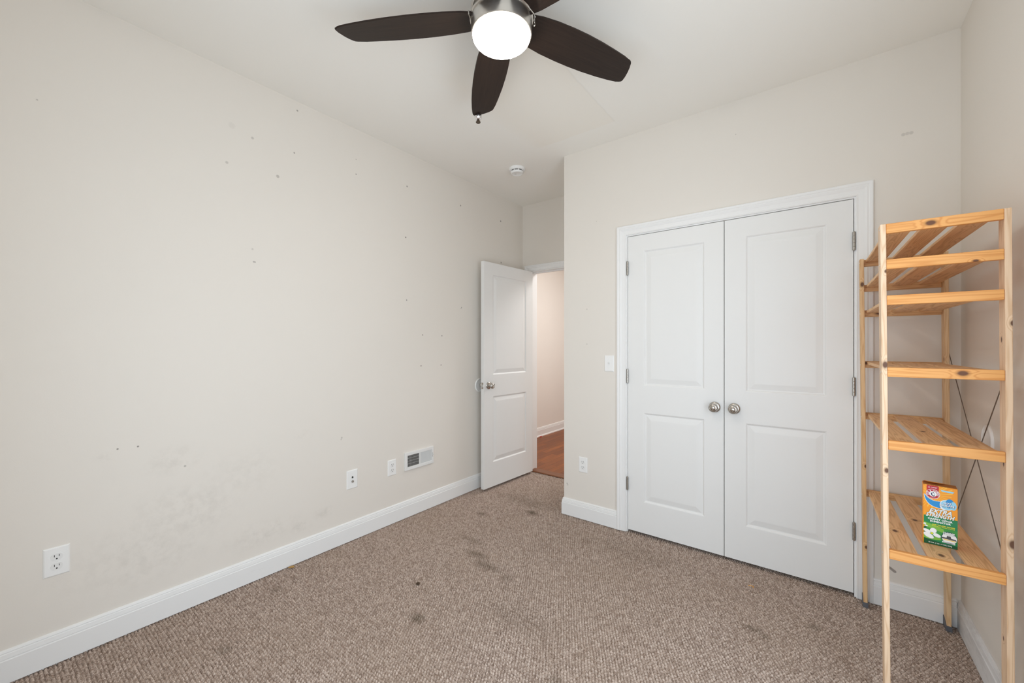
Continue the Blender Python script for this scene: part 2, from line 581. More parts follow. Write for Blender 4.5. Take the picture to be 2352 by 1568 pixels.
# hall beyond the doorway
M_wood = base_mat('hall_oak', (0.3, 0.1, 0.03, 1), 0.42, spec=0.3)
t = NT(M_wood)
p = t.pos()
br = t.node('ShaderNodeTexBrick')
q = t.node('ShaderNodeMapping')
q.inputs['Rotation'].default_value = (0, 0, R(90))
t.put(q.inputs[0], p)
t.put(br.inputs['Vector'], q.outputs[0])
br.inputs['Scale'].default_value = 1.0
br.inputs['Brick Width'].default_value = 0.75
br.inputs['Row Height'].default_value = 0.075
br.inputs['Mortar Size'].default_value = 0.0016
br.inputs['Color1'].default_value = (0.34, 0.105, 0.024, 1)
br.inputs['Color2'].default_value = (0.20, 0.058, 0.016, 1)
br.inputs['Mortar'].default_value = (0.05, 0.018, 0.01, 1)
g = t.noise(t.vmath('MULTIPLY', p, (60, 3.5, 1)), 1.0, 5, 0.65)
c = t.mix(t.maprange(g, 0.35, 0.7, 0, 0.6), br.outputs['Color'], (0.10, 0.042, 0.022, 1))
c = t.mix(t.maprange(t.noise(p, 90, 3, 0.7), 0.70, 0.76, 0, 0.7), c, (0.55, 0.45, 0.36, 1))
t.color(c)
bm = bmesh.new(); bx(bm, HALLX - TH, -0.9, YF, HALLY + TH, -0.06, -0.001)
struct('floor_hall', bm, M_wood, 'reddish brown wood floor of the hall beyond the open door', 'floor')
M_thr = base_mat('threshold_oak', (0.17, 0.062, 0.026, 1), 0.4)
t = NT(M_thr)
g = t.noise(t.vmath('MULTIPLY', t.pos(), (4, 70, 1)), 1.0, 5, 0.65)
t.color(t.mix(g, (0.11, 0.04, 0.017, 1), (0.26, 0.095, 0.036, 1)))
bm = bmesh.new()
prism(bm, [(YF - 0.012, -0.001), (YF - 0.012, 0.003), (YF - 0.004, 0.008), (YF + 0.085, 0.008), (YF + 0.10, -0.001)], 'yz', E0, E1)
struct('trim_3', bm, M_thr, 'dark wood threshold strip between carpet and hall floor', 'threshold')
bm = bmesh.new(); bx(bm, HALLX - TH, HALLX, YF + TH, HALLY + TH, -0.05, H)
struct('wall_hall_left', bm, M_wall_hall, 'pinkish beige hall wall seen through the open doorway', 'wall')
bm = bmesh.new(); bx(bm, -0.9, -0.9 + TH, YF, HALLY + TH, -0.05, H)
struct('wall_hall_right', bm, M_wall_hall, 'hall wall hidden behind the closet', 'wall')
bm = bmesh.new(); bx(bm, HALLX, -0.9, HALLY, HALLY + TH, -0.05, H)
struct('wall_hall_end', bm, M_wall_hall, 'end wall of the hall, out of sight', 'wall')
bm = bmesh.new(); bx(bm, HALLX - TH, -0.9 + TH, YF, HALLY + TH, H, H + .1)
struct('ceiling_hall', bm, M_ceiling, 'ceiling of the hall beyond the doorway', 'ceiling')

# baseboards: moulded profile swept along paths (thickness, height)
BBP = [(0.0, 0.0), (0.015, 0.0), (0.015, 0.088), (0.0115, 0.0905), (0.0115, 0.093), (0.0135, 0.095), (0.011, 0.1105), (0.0075, 0.1125), (0.0075, 0.1145), (0.0095, 0.117), (0.007, 0.123), (0.002, 0.126), (0.0, 0.126)]


def sweep(bm, prof, path):
    """prof of (out, up); path of ((x, y), (ox, oy)) with the outward mitre direction at each point"""
    rings = [[bm.verts.new((pt[0] + o[0] * a, pt[1] + o[1] * a, z)) for a, z in prof] for pt, o in path]
    n = len(prof)
    for A, B in zip(rings, rings[1:]):
        for i in range(n):
            j = (i + 1) % n
            bm.faces.new((A[i], A[j], B[j], B[i]))
    bm.faces.new(rings[0])
    bm.faces.new(rings[-1])


CI0, CI1 = D0 - 0.0075, D1 + 0.0075
CWD = 0.0655
bm = bmesh.new(); sweep(bm, BBP, [((XL, YB + .016), (1, 0)), ((XL, YF), (1, 0))])
struct('baseboard_left', bm, M_base, 'white moulded baseboard along the long left wall', 'baseboard')
bm = bmesh.new(); sweep(bm, BBP, [((XC, YF), (-1, 0)), ((XC, YC), (-1, -1)), ((CI0 - CWD, YC), (0, -1))])
struct('baseboard_closet_left', bm, M_base, 'short white baseboard left of the closet doors, wrapping the corner', 'baseboard')
bm = bmesh.new(); sweep(bm, BBP, [((CI1 + CWD, YC), (0, -1)), ((XR - .015, YC), (0, -1))])
struct('baseboard_closet_right', bm, M_base, 'short white baseboard right of the closet, behind the shelving unit', 'baseboard')
bm = bmesh.new(); sweep(bm, BBP, [((XR, YC), (-1, 0)), ((XR, YB + .016), (-1, 0))])
struct('baseboard_right', bm, M_base_worn, 'scuffed white baseboard along the right wall', 'baseboard')
bm = bmesh.new(); sweep(bm, BBP, [((XL, YB), (0, 1)), ((XR, YB), (0, 1))])
struct('baseboard_rear', bm, M_base, 'white baseboard under the rear window', 'baseboard')
HB = [(0, -.001), (0.026, -.001), (0.024, 0.012), (0.015, 0.018)] + BBP[2:]
bm = bmesh.new(); sweep(bm, HB, [((HALLX, YF + TH), (1, 0)), ((HALLX, HALLY), (1, 0))])
struct('baseboard_hall', bm, M_base, 'white hall baseboard with shoe moulding seen through the doorway', 'baseboard')

# casings: mitred profile (offset outward from the opening, thickness)
CP = [(0.0, 0.0), (0.0, 0.009), (0.004, 0.011), (0.008, 0.009), (0.012, 0.0095), (0.030, 0.0105), (0.033, 0.0125), (0.042, 0.0165), (0.048, 0.0150), (0.052, 0.0175), (0.0625, 0.0185), (0.0655, 0.0165), (0.0655, 0.0)]


def casing(bm, x0, x1, ztop, yw, scale=1.0):
    cols = []
    for w, th in CP:
        w *= scale
        y = yw - th
        cols.append([bm.verts.new(c) for c in ((x0 - w, y, 0), (x0 - w, y, ztop + w), (x1 + w, y, ztop + w), (x1 + w, y, 0))])
    n = len(cols)
    for i in range(n):
        A, B = cols[i], cols[(i + 1) % n]
        for k in range(3):
            bm.faces.new((A[k], A[k + 1], B[k + 1], B[k]))
    bm.faces.new([c[0] for c in cols])
    bm.faces.new([c[3] for c in cols])


def jamb(bm, x0, x1, ztop, y0, y1, th=0.02):
    bx(bm, x0 - th, x0, y0, y1, 0, ztop)
    bx(bm, x1, x1 + th, y0, y1, 0, ztop)
    bx(bm, x0 - th, x1 + th, y0, y1, ztop, ztop + th)


bm = bmesh.new()
casing(bm, CI0, CI1, 2.0575, YC)
jamb(bm, D0, D1, 2.050, YC, YC + 0.115)
bx(bm, D0, D1, YC + 0.045, YC + 0.058, 2.030, 2.050)
struct('trim_1', bm, M_white, 'white mitred casing around the closet double doors', 'door frame')
bm = bmesh.new()
casing(bm, E0 - 0.0075, E1 + 0.0005, ET + 0.0075, YF, 0.9)
jamb(bm, E0, E1, ET, YF, YF + TH)
bx(bm, E0, E1, YF + 0.04, YF + 0.075, ET - 0.011, ET)
struct('trim_2', bm, M_white, 'white casing and jamb around the open entry doorway', 'door frame')
bm = bmesh.new(); bx(bm, XC + .111, XR - .001, YC + .12, YF - .055, -0.05, -0.002)
struct('floor_closet', bm, M_dark, 'floor inside the shut closet', 'floor')


# ------------------------------------------------------------------ doors
PP = [(0.0, 0.0), (0.004, 0.0015), (0.010, 0.0078), (0.015, 0.0085), (0.019, 0.0072), (0.046, 0.0012), (0.050, 0.0008)]


def door_leaf(bm, w, h, th, panels, both=True):
    """slab 0..w, 0..th, 0..h with raised-and-fielded panels pressed in the faces"""
    x0, x1 = panels[0][0], panels[0][1]
    xs = [0, x0, x1, w]
    zs = [0, panels[0][2], panels[0][3], panels[1][2], panels[1][3], h]
    for side, sgn in ((0.0, 1), (th, -1)):
        if side and not both:
            continue
        for i in range(3):
            for j in range(5):
                a0, a1, c0, c1 = xs[i], xs[i + 1], zs[j], zs[j + 1]
                if i == 1 and j in (1, 3):
                    prev = None
                    for ins, dep in PP:
                        ring = [bm.verts.new(c) for c in ((a0 + ins, side + sgn * dep, c0 + ins), (a1 - ins, side + sgn * dep, c0 + ins), (a1 - ins, side + sgn * dep, c1 - ins), (a0 + ins, side + sgn * dep, c1 - ins))]
                        if prev:
                            for k in range(4):
                                bm.faces.new((prev[k], prev[(k + 1) % 4], ring[(k + 1) % 4], ring[k]))
                        prev = ring
                    bm.faces.new(prev)
                else:
                    bm.faces.new([bm.verts.new(c) for c in ((a0, side, c0), (a1, side, c0), (a1, side, c1), (a0, side, c1))])
    for f in (((0, 0, 0), (0, th, 0), (0, th, h), (0, 0, h)), ((w, 0, 0), (w, th, 0), (w, th, h), (w, 0, h)), ((0, 0, 0), (w, 0, 0), (w, th, 0), (0, th, 0)), ((0, 0, h), (w, 0, h), (w, th, h), (0, th, h))):
        bm.faces.new([bm.verts.new(c) for c in f])
    if not both:
        bm.faces.new([bm.verts.new(c) for c in ((0, th, 0), (w, th, 0), (w, th, h), (0, th, h))])
    bmesh.ops.remove_doubles(bm, verts=bm.verts, dist=1e-5)


KNOB = [(0.0325, 0.0), (0.0325, 0.003), (0.030, 0.007), (0.022, 0.0095), (0.0135, 0.012), (0.0115, 0.018), (0.0115, 0.026), (0.016, 0.031), (0.0235, 0.036), (0.0268, 0.043), (0.0262, 0.050), (0.0225, 0.0555), (0.0195, 0.0565), (0.0182, 0.0545), (0.0150, 0.0552), (0.0130, 0.0572), (0.0100, 0.0590), (0.0086, 0.0578), (0.0055, 0.0590), (0.0, 0.0596)]


def knob(parent, x, z, front=True, y=0.0):
    bm = bmesh.new()
    prof = [(max(r, 1e-4), h) for r, h in KNOB]
    if not front:
        prof = [(r, -h) for r, h in prof]
    lathe(bm, prof, 36, 'y', (x, y, z), cap=False)
    o = finish('door_knob', bm, M_nickel, parent, smooth=True, angle=50)
    o['label'] = 'satin nickel door knob'
    return o


def hinge(parent, x, z0, z1, y):
    bm = bmesh.new()
    L = z1 - z0
    n = 5
    for k in range(n):
        a = z0 + L * k / n + 0.0003
        lathe(bm, [(0.0062, a), (0.0068, a + .001), (0.0068, a + L / n - 0.0016), (0.0062, a + L / n - 0.0006)], 16, 'z', (x, y, 0))
    lathe(bm, [(0.003, z0 - 0.003), (0.0055, z0 - .001), (0.0055, z1 + .001), (0.003, z1 + 0.003)], 12, 'z', (x, y, 0))
    bx(bm, x - 0.004, x + 0.004, y + 0.004, y + 0.0072, z0 + .001, z1 - .001)
    o = finish('hinge', bm, M_hinge, parent, smooth=True, angle=22)
    o['label'] = 'steel butt hinge'


LH = 2.028
lw_ = DM - D0 - 0.0045
for nm, x0, wd, kx, hx, lab in (('door_2', D0 + 0.003, DM - D0 - 0.005, None, -0.0015, 'left white two-panel closet door leaf, shut'),
                                ('door_3', DM + 0.002, D1 - DM - 0.005, None, None, 'right white two-panel closet door leaf, beside the shelving unit')):
    bm = bmesh.new()
    pn = ((0.110, wd - 0.108, 0.228 - .018, 0.836 - .018), (0.110, wd - 0.108, 1.020 - .018, 1.938 - .018))
    door_leaf(bm, wd, LH, 0.034, pn, both=False)
    d = struct(nm, bm, M_door, lab, 'door')
    d.location = (x0, YC + 0.001, 0.018)
    left = nm == 'door_2'
    knob(d, wd - 0.050 if left else 0.052, 0.916 - .018)
    for z0, z1 in ((0.293, 0.382), (1.034, 1.127), (1.782, 1.875)):
        hinge(d, -0.0015 if left else wd + 0.0015, z0 - .018, z1 - .018, -0.0085)
# ball catches above the meeting stiles
bm = bmesh.new(); bx(bm, DM - 0.050, DM + 0.040, YC + 0.012, YC + 0.030, 2.0465, 2.0499)
tag(finish('door_catch', bm, M_hinge), 'small dark catch plate above where the closet doors meet', 'catch')

ang = math.atan2(0.710, 0.034)
EW = 0.711
bm = bmesh.new()
door_leaf(bm, EW, 2.024, 0.035, ((0.118, EW - 0.105, 0.236 - .018, 0.834 - .018), (0.118, EW - 0.105, 1.028 - .018, 1.937 - .018)))
d = struct('door_1', bm, M_door, 'white two-panel entry door standing open against the left wall', 'door')
d.location = (-2.362, 2.684, 0.018)
d.rotation_euler = (0, 0, ang)
knob(d, 0.060, 0.918)
knob(d, 0.060, 0.918, front=False, y=0.035)
bm = bmesh.new()
bx(bm, -0.0012, 0.001, 0.006, 0.029, 0.918 - 0.028, 0.918 + 0.028, 0.0004)
o = finish('latch_plate', bm, M_nickel, d)
o['label'] = 'nickel latch plate on the door edge'
bm = bmesh.new()
prism(bm, [(-0.011, 0.012), (-0.001, 0.012), (-0.001, 0.024), (-0.004, 0.024)], 'xy', 0.918 - 0.010, 0.918 + 0.010)
finish('latch_bolt', bm, M_nickel, o)
for z0 in (0.25, 0.98, 1.72):
    hinge(d, EW + 0.004, z0, z0 + 0.09, 0.039)


# ------------------------------------------------------------------ wall fittings (local frame: x right, z up, -y out of the wall)
ROT = {'left': R(90), 'closet': 0.0, 'right': R(-90)}


def plate_bm(w, h, d=0.0055):
    bm = bmesh.new()
    vs = []
    for ins, y in ((0, 0), (0.0006, -d * 0.45), (0.0045, -d), ):
        vs.append([bm.verts.new((sx_ * (w / 2 - ins), y, sz_ * (h / 2 - ins))) for sx_, sz_ in ((-1, -1), (1, -1), (1, 1), (-1, 1))])
    for a, b2 in zip(vs, vs[1:]):
        for k in range(4):
            bm.faces.new((a[k], a[(k + 1) % 4], b2[(k + 1) % 4], b2[k]))
    bm.faces.new(vs[-1])
    bm.faces.new(vs[0])
    return bm


def oval(cx, cz, w, h, n=20):
    """rounded receptacle outline: flat top and bottom, round sides"""
    pts = []
    for i in range(n):
        a = 2 * math.pi * i / n
        pts.append((cx + w / 2 * math.cos(a), cz + max(-h / 2, min(h / 2, w / 2 * math.sin(a)))))
    out = []
    for q in pts:
        if not out or abs(q[0] - out[-1][0]) + abs(q[1] - out[-1][1]) > 1e-5:
            out.append(q)
    return out


def screw(parent, x, z, y, r=0.0032, mat=None):
    bm = bmesh.new()
    lathe(bm, [(r, 0), (r, 0.0008), (r * 0.6, 0.0014), (0.0002, 0.0015)], 12, 'y', (x, y, z))
    return finish('screw', bm, mat or M_plate, parent, smooth=True)


def outlet(loc, wall, w, h, label):
    r = empty('wall_outlet', loc, (0, 0, ROT[wall]))
    tag(r, label, 'outlet', 'duplex outlets on the walls')
    finish('cover_plate', plate_bm(w, h), M_plate, r)
    for s in (1, -1):
        cz = s * 0.0195
        bm = bmesh.new()
        prism(bm, oval(0, cz, 0.0335, 0.0275), 'xz', -0.0050, -0.0072)
        f = finish('receptacle', bm, M_plate_shadow, r)
        bm = bmesh.new()
        bx(bm, -0.0075, -0.0055, -0.0076, -0.0070, cz + 0.0000, cz + 0.0085)
        bx(bm, 0.0055, 0.0075, -0.0076, -0.0070, cz + 0.0010, cz + 0.0080)
        prism(bm, [(0.0025 * math.cos(a) , cz - 0.0075 + 0.0027 * math.sin(a)) for a in [2 * math.pi * k / 12 for k in range(12)]], 'xz', -0.0070, -0.0076)
        finish('slots', bm, M_slot, f)
    screw(r, 0, 0, -0.0055)
    return r


outlet((XL, 0.1816, 0.411), 'left', 0.0746, 0.117, 'white duplex outlet nearest the camera, low on the left wall')
outlet((XL, 1.8075, 0.4035), 'left', 0.072, 0.114, 'white duplex outlet between cable plate and floor vent register')
outlet((-1.408, YC, 0.402), 'closet', 0.070, 0.115, 'white duplex outlet below the light switch, left of the closet')

r = empty('cable_plate', (XL, 1.493, 0.4015), (0, 0, ROT['left']))
tag(r, 'white wall plate with coaxial connector and dark jack, left of the outlet', 'wall plate')
finish('cover_plate', plate_bm(0.079, 0.124), M_plate, r)
bm = bmesh.new()
bx(bm, -0.0055, 0.0055, -0.0065, -0.005, 0.0075, 0.0175)
bx(bm, -0.003, 0.003, -0.0065, -0.005, 0.0170, 0.0210)
finish('jack', bm, M_slot, r)
bm = bmesh.new()
lathe(bm, [(0.0075, 0.005), (0.0075, 0.0085), (0.0048, 0.0086), (0.0048, 0.016), (0.0035, 0.0162), (0.0034, 0.010)], 18, 'y', (0, 0, -0.0135))
finish('coaxial_connector', bm, M_nickel, r, smooth=True)
screw(r, 0, 0.042, -0.0055)
screw(r, 0, -0.030, -0.0055)
screw(r, 0, -0.042, -0.0055)

r = empty('light_switch', (-1.2008, YC, 1.1645), (0, 0, 0))
tag(r, 'white toggle light switch beside the closet casing', 'light switch')
finish('cover_plate', plate_bm(0.071, 0.116), M_plate, r)
bm = bmesh.new()
bx(bm, -0.0052, 0.0052, -0.0064, -0.005, -0.012, 0.012)
o = finish('toggle_slot', bm, M_plate_shadow, r)
bm = bmesh.new()
prism(bm, [(-0.006, -0.005), (-0.0165, 0.006), (-0.0165, 0.0095), (-0.006, 0.005)], 'yz', -0.0042, 0.0042)
finish('toggle', bm, M_plate, r)
screw(r, 0, 0.030, -0.0055)
screw(r, 0, -0.030, -0.0055)

# two-way supply register
VW, VH = 0.283, 0.1345
r = empty('vent_register', (XL, 2.0575, 0.4185), (0, 0, ROT['left']))
tag(r, 'white two-way vent register low on the left wall, near the open door', 'vent')
bm = bmesh.new()
xi0, xi1, zi0, zi1 = -0.1165, 0.1235, -0.0440, 0.0425
for a in ((-VW / 2, xi0, -VH / 2, VH / 2), (xi1, VW / 2, -VH / 2, VH / 2), (xi0, xi1, -VH / 2, zi0), (xi0, xi1, zi1, VH / 2), (-0.0015, 0.0055, zi0, zi1)):
    bx(bm, a[0], a[1], -0.012, 0, a[2], a[3], 0.0012)
finish('frame', bm, M_vent_vane, r)
bm = bmesh.new(); bx(bm, xi0, xi1, -0.0012, 0.0, zi0, zi1)
finish('dark_backing', bm, M_vent_dark, r)  # flat dark sheet on the wall, painted as the shade inside a duct
n = 18
for half, sgn in ((0, 1), (1, -1)):
    bm = bmesh.new()
    a0, a1 = (xi0, -0.0015) if half == 0 else (0.0055, xi1)
    for i in range(n):
        cx = a0 + (a1 - a0) * (i + 0.5) / n
        dx = sgn * (0.0042 if half == 0 else 0.0017)
        prism(bm, [(cx - dx - .0004, -0.0108), (cx - dx + .0004, -0.0108), (cx + dx + .0004, -0.0015), (cx + dx - .0004, -0.0015)], 'xy', zi0, zi1)
    finish('vanes', bm, M_vent_vane, r)
bm = bmesh.new()
for z in (-0.022, -0.001, 0.020):
    bx(bm, xi0, -0.0015, -0.0040, -0.0030, z - 0.0009, z + 0.0009)
finish('rear_bars', bm, M_vent_vane, r)
bm = bmesh.new()
bx(bm, 0.1285, 0.1305, -0.0122, -0.0115, -0.016, 0.018)
o = finish('lever_slot', bm, M_slot, r)
bm = bmesh.new()
bx(bm, 0.1275, 0.1315, -0.022, -0.012, 0.0, 0.006, 0.0008)
finish('damper_lever', bm, M_vent_vane, r)
screw(r, -0.129, 0.0, -0.012)


def wall_disc(loc, wall, label):
    bm = bmesh.new()
    lathe(bm, [(0.0625, 0.0), (0.0625, 0.003), (0.060, 0.0065), (0.056, 0.0078), (0.0535, 0.0060), (0.030, 0.0052), (0.0002, 0.005)], 48, 'y')
    o = finish('wall_bumper', bm, M_plate, smooth=True, angle=35)
    o.location = loc
    o.rotation_euler = (0, 0, ROT[wall])
    return tag(o, label, 'door bumper', 'round wall bumpers')


wall_disc((XL, 2.7625, 0.930), 'left', 'round white wall bumper behind the knob of the open door')
wall_disc((XR, 2.3365, 0.925), 'right', 'round white wall bumper behind the pine shelving unit')

# smoke detector
r = empty('smoke_detector', (-1.985, 2.668, H))
tag(r, 'round white smoke detector on the ceiling near the doorway', 'smoke detector')
bm = bmesh.new()
lathe(bm, [(0.066, 0), (0.066, -0.012), (0.063, -0.019), (0.058, -0.021)], 48)
finish('mounting_base', bm, M_plate, r, smooth=True, angle=35)
bm = bmesh.new()
lathe(bm, [(0.0500, -0.018), (0.0500, -0.0310)], 48)
finish('vent_gap', bm, M_slot, r)
bm = bmesh.new()
lathe(bm, [(0.0535, -0.0290), (0.0545, -0.0310), (0.0520, -0.037), (0.047, -0.0425), (0.043, -0.0440), (0.040, -0.0425), (0.0002, -0.0425)], 48)
finish('cover', bm, M_plate, r, smooth=True, angle=35)
for k in range(9):
    a = 2 * math.pi * k / 9
    bm = bmesh.new()
    bx(bm, 0.048, 0.0530, -0.003, 0.003, -0.0300, -0.0205)
    o = finish('vent_rib', bm, M_plate, r)
    o.rotation_euler = (0, 0, a)
bm = bmesh.new()
bx(bm, -0.007, 0.009, -0.003, 0.003, -0.0432, -0.0420)
o = finish('test_button', bm, base_mat('grey_mark', (0.35, 0.36, 0.34, 1), 0.5), r)
o.location = (-0.012, -0.008, 0)
o.rotation_euler = (0, 0, R(37))

# ------------------------------------------------------------------ ceiling fan
FC = Vector((-0.994, 1.234, 0))
fan = empty('ceiling_fan', (FC.x, FC.y, H))
tag(fan, 'five-blade brown ceiling fan with brushed nickel housing and lit glass bowl', 'ceiling fan')
fz = lambda z: z - H
bm = bmesh.new()
lathe(bm, [(0.085, fz(2.7495)), (0.090, fz(2.742)), (0.112, fz(2.715)), (0.118, fz(2.70)), (0.118, fz(2.612)), (0.114, fz(2.603)), (0.100, fz(2.600)), (0.098, fz(2.566))], 72)
finish('motor_housing', bm, M_brushed, fan, smooth=True, angle=35)
bm = bmesh.new()
lathe(bm, [(0.100, fz(2.5735)), (0.1225, fz(2.5725)), (0.1245, fz(2.570)), (0.1245, fz(2.5675)), (0.1225, fz(2.566)), (0.119, fz(2.565))], 72, cap=False)
finish('trim_ring', bm, M_nickel, fan, smooth=True, angle=50)
bm = bmesh.new()
lathe(bm, [(0.119, fz(2.5665)), (0.1195, fz(2.564)), (0.1195, fz(2.512)), (0.1175, fz(2.507)), (0.1140, fz(2.506)), (0.1135, fz(2.515))], 72, cap=False)
finish('light_kit', bm, M_brushed, fan, smooth=True, angle=35)
bm = bmesh.new()
prof = [(0.1128, fz(2.516)), (0.1132, fz(2.503))]
for k in range(1, 13):
    a = R(90) * k / 12
    prof.append((max(0.1132 * math.cos(a), 2e-4), fz(2.503 - 0.040 * math.sin(a))))
lathe(bm, prof, 72)
o = finish('lamp_bowl', bm, M_bowl, fan, smooth=True, angle=60)
o['label'] = 'glowing frosted glass bowl'

# blade outline: leading (+t) and trailing (-t) edges, slanted rounded tip
edge_p = [(0.104, 0.058), (0.15, 0.067), (0.22, 0.0755), (0.30, 0.0795), (0.37, 0.0805), (0.45, 0.0785), (0.53, 0.0735), (0.60, 0.066), (0.645, 0.0590), (0.662, 0.0545), (0.6715, 0.0485), (0.6745, 0.040)]
tip = [(0.6705, 0.022), (0.6625, -0.006), (0.6525, -0.030), (0.6440, -0.0465), (0.6375, -0.0535), (0.628, -0.0575)]
edge_m = [(0.59, -0.0635), (0.53, -0.070), (0.45, -0.077), (0.37, -0.0805), (0.30, -0.0805), (0.22, -0.0770), (0.15, -0.069), (0.104, -0.060)]
outline = edge_p + tip + edge_m


def blade(angle):
    bm = bmesh.new()
    th = 0.0065
    A = [bm.verts.new((x, y, -th / 2)) for x, y in outline]
    B = [bm.verts.new((x, y, th / 2)) for x, y in outline]
    fa, fb = bm.faces.new(A), bm.faces.new(B)
    side = []
    for i in range(len(outline)):
        j = (i + 1) % len(outline)
        side.append(bm.faces.new((A[i], A[j], B[j], B[i])))
    es = list(fa.edges) + list(fb.edges)
    bmesh.ops.bevel(bm, geom=es, offset=0.0018, segments=2, affect='EDGES')
    o = finish('blade', bm, M_blade, fan, smooth=True, angle=30)
    o.rotation_mode = 'XYZ'
    o.rotation_euler = (R(-12), 0, R(angle))
    o.location = (0, 0, fz(2.577))
    bm = bmesh.new()
    bx(bm, 0.090, 0.128, -0.030, 0.030, 0.0034, 0.0062, 0.001)
    bx(bm, 0.116, 0.121, -0.062, 0.062, -0.0075, 0.0075, 0.0015)
    finish('blade_bracket', bm, M_nickel, o)
    return o


for a in (66, 138, 210, 282, 354):
    blade(a)


def bead_chain(pts, r=0.0019, gap=0.0052):
    bm = bmesh.new()
    pts = [Vector(p) for p in pts]
    tube(bm, pts, 0.0007, 5)
    for a, b2 in zip(pts, pts[1:]):
        n = max(1, int((b2 - a).length / gap))
        for k in range(n):
            sphere(bm, a + (b2 - a) * (k / n), r, 8, 6)
    return bm


def on_fan(x, y, z):
    return (x - FC.x, y - FC.y, fz(z))


def polar(r_, deg, z):
    return (r_ * math.cos(R(deg)), r_ * math.sin(R(deg)), fz(z))


ball = Vector(on_fan(-1.500, 1.657, 2.5535))
c1 = finish('pull_chain', bead_chain([polar(0.118, 128, 2.60), polar(0.20, 134, 2.5945), polar(0.40, 138.5, 2.585), polar(0.60, 140, 2.577), polar(0.664, 140, 2.5755), polar(0.672, 140, 2.571), ball + Vector((0, 0, 0.020))]), M_nickel, fan, smooth=True)
bm = bmesh.new()
sphere(bm, ball, 0.0205, 24, 16)
o = finish('chain_ball', bm, M_chrome, c1, smooth=True)
o['label'] = 'chrome ball on the pull chain'
bm = bmesh.new()
lathe(bm, [(0.003, -0.0195), (0.008, -0.021), (0.0120, -0.026), (0.0130, -0.031), (0.010, -0.034), (0.0005, -0.0345)], 20, 'z', ball)
o = finish('chain_fob', bm, M_fob, c1, smooth=True)
o['label'] = 'dark wooden end piece'
e = on_fan(-0.8685, 1.2800, 2.566)
c2 = finish('pull_chain', bead_chain([e, (e[0], e[1], fz(2.522))]), M_nickel, fan, smooth=True)
bm = bmesh.new()
lathe(bm, [(0.0006, 0.002), (0.0032, -0.001), (0.0032, -0.007), (0.0006, -0.009)], 12, 'z', (e[0], e[1], fz(2.522)))
finish('chain_end', bm, M_nickel, c2, smooth=True)

# ------------------------------------------------------------------ pine shelving unit
SX0, SY0, STH = 0.1829, 1.9434, R(0.985)
SHX, SHY = -0.0102, -0.0236
SW, SL, PW, PD, STOP = 0.3003, 0.7493, 0.0155, 0.050, 1.714
ZS = [1.7139, 1.5905, 1.4658, 1.2151, 0.9599, 0.5751]
RH = 0.033
unit = empty('shelving_unit', (SX0, SY0, 0), (0, 0, STH))
tag(unit, 'tall six-tier pine slat shelving unit in the right corner', 'shelf')


def sheared(bm):
    for v in bm.verts:
        v.co.x += SHX * v.co.z
        v.co.y += SHY * v.co.z
    return bm


def loc(x, y, z):
    v = Vector((x - SX0, y - SY0, 0))
    c, s = math.cos(-STH), math.sin(-STH)
    return (v.x * c - v.y * s, v.x * s + v.y * c, z)


POST_L, POST_D = srgb(236, 208, 178), srgb(208, 168, 128)
RAIL_L, RAIL_D = srgb(233, 172, 104), srgb(203, 130, 62)
SLAT_L, SLAT_D = srgb(236, 194, 146), srgb(192, 142, 94)
BACK_L, BACK_D = srgb(222, 180, 130), srgb(180, 132, 86)
kn = lambda u, v, z: (u + SHX * z, v + SHY * z, z)
M_post_fl = pine('pine_post_front_left', 2, POST_L, POST_D, [(kn(0.010, 0, 1.2242), .0085), (kn(0.011, 0, 0.853), .0065), (kn(.014, 0, 1.55), .004)])
M_post_fr = pine('pine_post_front_right', 2, POST_L, POST_D, [(kn(SW - .002, 0, 0.675), .010), (kn(SW - PW, .03, 1.31), .006), (kn(SW - PW, .02, 0.92), .006), (kn(SW, .0, 1.36), .006), (kn(SW - PW, .03, 0.36), .005)])
M_post_bl = pine('pine_post_back_left', 2, srgb(228, 192, 146), srgb(198, 150, 98), [(kn(0.008, SL - PD, 1.59), .008), (kn(.014, SL - PD, .70), .006), (kn(.012, SL - PD, .30), .006)])
M_post_br = pine('pine_post_back_right', 2, srgb(230, 200, 160), srgb(200, 158, 110), [(kn(SW - PW, SL - .04, 1.23), .006)])
posts = [(0, 0, M_post_fl), (SW - PW, 0, M_post_fr), (0, SL - PD, M_post_bl), (SW - PW, SL - PD, M_post_br)]
for u, v, m in posts:
    bm = bmesh.new()
    bx(bm, u, u + PW, v, v + PD, 0.004, STOP, 0.0014)
    po = finish('post', sheared(bm), m, unit)
    bm = bmesh.new()
    e_ = 0.0022
    # plastic shoe, higher at the back than at the front
    prism(bm, [(v - e_, 0.0), (v + PD + e_, 0.0), (v + PD + e_, 0.046), (v + PD * 0.75, 0.046), (v + 0.001, 0.024), (v - e_, 0.024)], 'yz', u - e_, u + PW + e_)
    f = finish('foot_cap', sheared(bm), M_foot, po)
    f['label'] = 'grey plastic foot cap'
    if u == 0:
        for z in ZS:
            bm = bmesh.new()
            for k in (0.010,):
                lathe(bm, [(0.0030, 0.0), (0.0030, 0.0008), (0.0018, 0.0016), (0.0002, 0.0018)], 10, 'y', (0, 0, 0))
            for q in bm.verts:
                x_, y_, z_ = q.co
                q.co = Vector((u + y_, v + 0.010 + x_, z - RH * 0.55 + z_))
            finish('screw', sheared(bm), M_screw, po, smooth=True)

